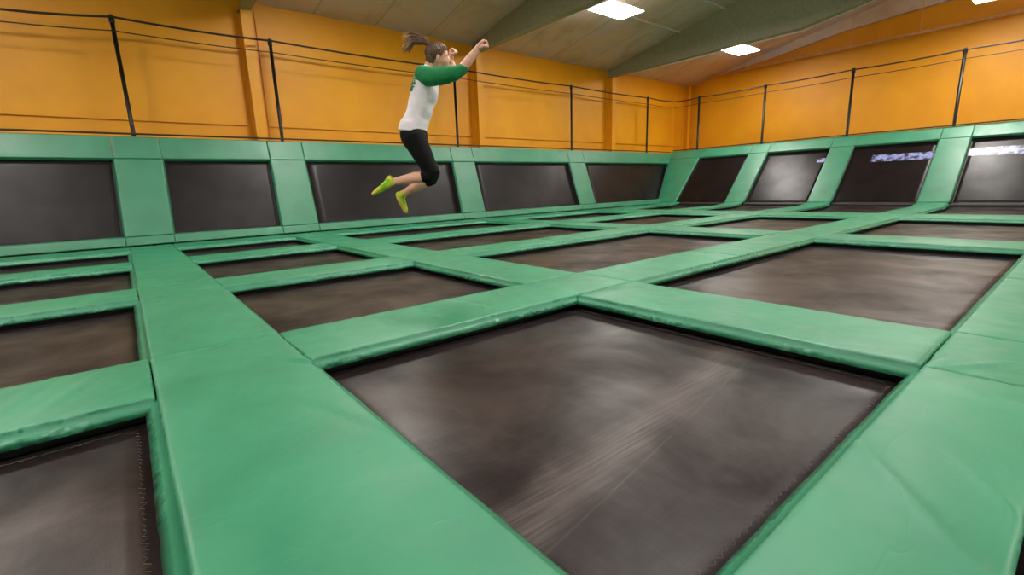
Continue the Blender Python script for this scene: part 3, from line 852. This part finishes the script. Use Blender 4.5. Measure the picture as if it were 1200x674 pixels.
# clothing
mb = MB(); loft(mb, torso[1:], [a+.004 for a in t_ra[1:]], [b+.004 for b in t_rb[1:]], 28, True)
loft(mb, [(-.040, 0, .018), (-.034, 0, .05), (-.02, 0, .085)], [.119, .119, .113], [.168, .166, .156], 28, False)
def wr(v):
    n = noise.noise(V3((v.x*9+v.z*6, v.y*7, v.z*16)))*.005 + noise.noise(V3((v.x*20, v.y*14, v.z*30)))*.002
    c = V3((.02, 0, v.z)); d = (v-c); d.z = 0
    return v + d.normalized()*n if d.length > .01 else v
fuse(mb, 'shirt', SHIRT, P, .006, 3, wr)
def sleeve(path, r, nm='sleeve'):
    mb = MB(); loft(mb, path, r, None, 20, True)
    def w2(v):
        return v + V3((0, -.3, 1)).normalized()*noise.noise(V3((v.x*22, v.y*18, v.z*14)))*.005
    o = fuse(mb, nm, SLV, P, .006, 2, w2); o['label'] = 'green raglan sleeve'; return o
sleeve([(.088, -.055, .490), (.100, -.115, .462), (.160, -.168, .430), (.24, -.202, .426), (.32, -.225, .432), (.40, -.24, .442), (.448, -.239, .466)], [.045, .074, .077, .069, .062, .054, .044])
sleeve([(.085, .055, .490), (.095, .115, .470), (.135, .165, .478), (.20, .205, .497), (.27, .242, .513), (.326, .269, .527), (.322, .270, .575)], [.042, .068, .068, .060, .054, .048, .041])
mb = MB(); ring_ = []
for k in range(25):
    an = 2*math.pi*k/24; ring_.append(V3((.128 + .056*math.cos(an), .064*math.sin(an), .523 - .030*math.cos(an))))
mb.tube(ring_, .009, 8, False); mb.build('neckband', SLV, P, True)
# green print on the back of the shirt: a short stack of block strokes following the cloth
mb = MB()
def back(z, ph, lift=.010):
    i = 0
    while i < len(torso)-2 and torso[i+1][2] < z: i += 1
    f = (z-torso[i][2])/(torso[i+1][2]-torso[i][2]); f = max(0, min(1, f))
    cx = torso[i][0]+(torso[i+1][0]-torso[i][0])*f; a = t_ra[i]+(t_ra[i+1]-t_ra[i])*f+lift; b = t_rb[i]+(t_rb[i+1]-t_rb[i])*f+lift
    return V3((cx - a*math.cos(ph), -b*math.sin(ph), z))
for (z0, z1, p0, p1) in ((.425, .438, 0.37, 1.07), (.398, .420, 0.37, 0.46), (.398, .420, 0.60, 0.69), (.398, .420, 0.84, 0.92), (.385, .397, 0.37, 1.02), (.350, .378, 0.42, 0.52), (.350, .378, 0.66, 0.76), (.364, .374, 0.42, 0.92), (.338, .348, 0.42, 0.84)):
    n = 6; vs = []; fs = []
    for lift in (.004, .0115):
        for k in range(n+1):
            ph = p0+(p1-p0)*k/n; vs += [back(z0, ph, lift), back(z1, ph, lift)]
    N = 2*(n+1)
    for k in range(n):
        fs += [(2*k, 2*k+1, 2*k+3, 2*k+2), (N+2*k, N+2*k+2, N+2*k+3, N+2*k+1), (2*k, 2*k+2, N+2*k+2, N+2*k), (2*k+1, N+2*k+1, N+2*k+3, 2*k+3)]
    fs += [(0, N, N+1, 1), (2*n, 2*n+1, N+2*n+1, N+2*n)]
    mb.add(vs, fs)
mb.build('shirt_print', SLV, P)
mb = MB()
loft(mb, [(-.024, 0, -.035), (-.030, 0, .0), (-.034, 0, .035)], [.114, .117, .112], [.168, .168, .158], 28)
loft(mb, [(-.018, -.078, -.03), (.030, -.088, -.13), (.082, -.097, -.245), (.128, -.10, -.332), (.100, -.10, -.354), (.058, -.10, -.357)], [.104, .092, .078, .067, .063, .056], None, 22)
loft(mb, [(-.03, .078, -.03), (.008, .085, -.13), (.052, .09, -.25), (.100, .09, -.350), (.080, .09, -.374), (.050, .09, -.390)], [.100, .090, .076, .066, .062, .056], None, 22)
o = fuse(mb, 'leggings', LEG, P, .006, 3); o['label'] = 'black knee-length leggings'
for path, ra, rb, an in ((fR, [.030, .038, .030, .025, .016], [.032, .038, .044, .044, .034], [(-.212, -.10, -.391), (-.246, -.10, -.396)]),
                     (fL, [.030, .037, .031, .025, .017], [.032, .038, .045, .044, .034], [(-.172, .083, -.494), (-.200, .082, -.515)])):
    mb = MB(); loft(mb, path, ra, rb, 18); loft(mb, an, [.037, .037], [.036, .036], 18, False)
    o = fuse(mb, 'sock', SOCK, P, .005, 3); o['label'] = 'lime and yellow ankle sock'
# eyes
for y in (-.004, .050):
    mb = MB(); ell(mb, (.300, y, .606), (.011, .012, .011)); e = mb.build('eye', EYE, P, True)
    mb = MB(); ell(mb, (.3075, y+.001, .605), (.0045, .006, .006)); mb.build('iris', IRIS, e, True)
# hair
mb = MB(); ell(mb, (.206, .004, .655), (.094, .084, .086), None, 28, 18); ell(mb, (.166, .002, .608), (.050, .068, .066)); ell(mb, (.232, .005, .676), (.070, .074, .058)); ell(mb, (.185, .0, .700), (.03, .03, .026))
def hw(v):
    d = (v - V3((.182, 0, .70)))
    an = math.atan2(d.y, d.x + d.z*.3)
    return v + d.normalized()*(.0022*math.sin(an*34))
hair = fuse(mb, 'hair', HAIR, P, .004, 2, hw)
mb = MB()
for k in range(44):
    a, b = random.uniform(-1, 1), random.uniform(-1, 1)
    end = V3((-.060 + random.uniform(-.018, .04), b*.040, .742 + a*.072 - .012 + random.uniform(-.01, .01)))
    mid = V3((.020, b*.034, .772 + a*.036)); m0 = V3((.115, b*.024, .752 + a*.020))
    root = V3((.182, b*.009, .704 + a*.009)); m2 = mid.lerp(end, .55) + V3((0, 0, .012*(1-abs(a))))
    mb.tube([root, m0, mid, m2, end], [.010, .012, .012, .009, .002], 7)
mb.build('ponytail', HAIR, hair, True)
mb = MB(); ring_ = []
for k in range(13):
    an = 2*math.pi*k/12; ring_.append(V3((.178, 0, .706)) + V3((.35, 0, .94))*.017*math.cos(an) + V3((0, 1, 0))*.018*math.sin(an))
mb.tube(ring_, .006, 8, False); mb.build('hair_tie', TIE, hair, True)

# ------------------------------------------------------------------ camera, world, view
Rr = V3((.77436966, -.63182852, -.03382836)); Ru = V3((.15664827, .13964004, .97773308)); Rf = V3((.61303585, .76242598, -.20710785))
cd = bpy.data.cameras.new('camera'); cd.sensor_width = 36; cd.sensor_fit = 'HORIZONTAL'; cd.lens = 552.125/1200*36; cd.clip_start = .02; cd.clip_end = 200
cam = bpy.data.objects.new('camera', cd); COL.objects.link(cam)
cam.matrix_world = Matrix(((Rr.x, Ru.x, -Rf.x, 0), (Rr.y, Ru.y, -Rf.y, 0), (Rr.z, Ru.z, -Rf.z, .85), (0, 0, 0, 1)))
scene.camera = cam
w = bpy.data.worlds.new('world'); scene.world = w; w.use_nodes = True
w.node_tree.nodes['Background'].inputs[0].default_value = (.9, .95, 1, 1); w.node_tree.nodes['Background'].inputs[1].default_value = .3
vs_ = scene.view_settings
scene.display_settings.display_device = 'sRGB'
vs_.view_transform = 'Standard'; vs_.look = 'None'; vs_.gamma = 1; vs_.use_curve_mapping = False; vs_.exposure = -0.02
scene.cycles.use_denoising = True
scene.cycles.max_bounces = 8; scene.cycles.diffuse_bounces = 5; scene.cycles.transparent_max_bounces = 12
scene.cycles.sample_clamp_indirect = 6
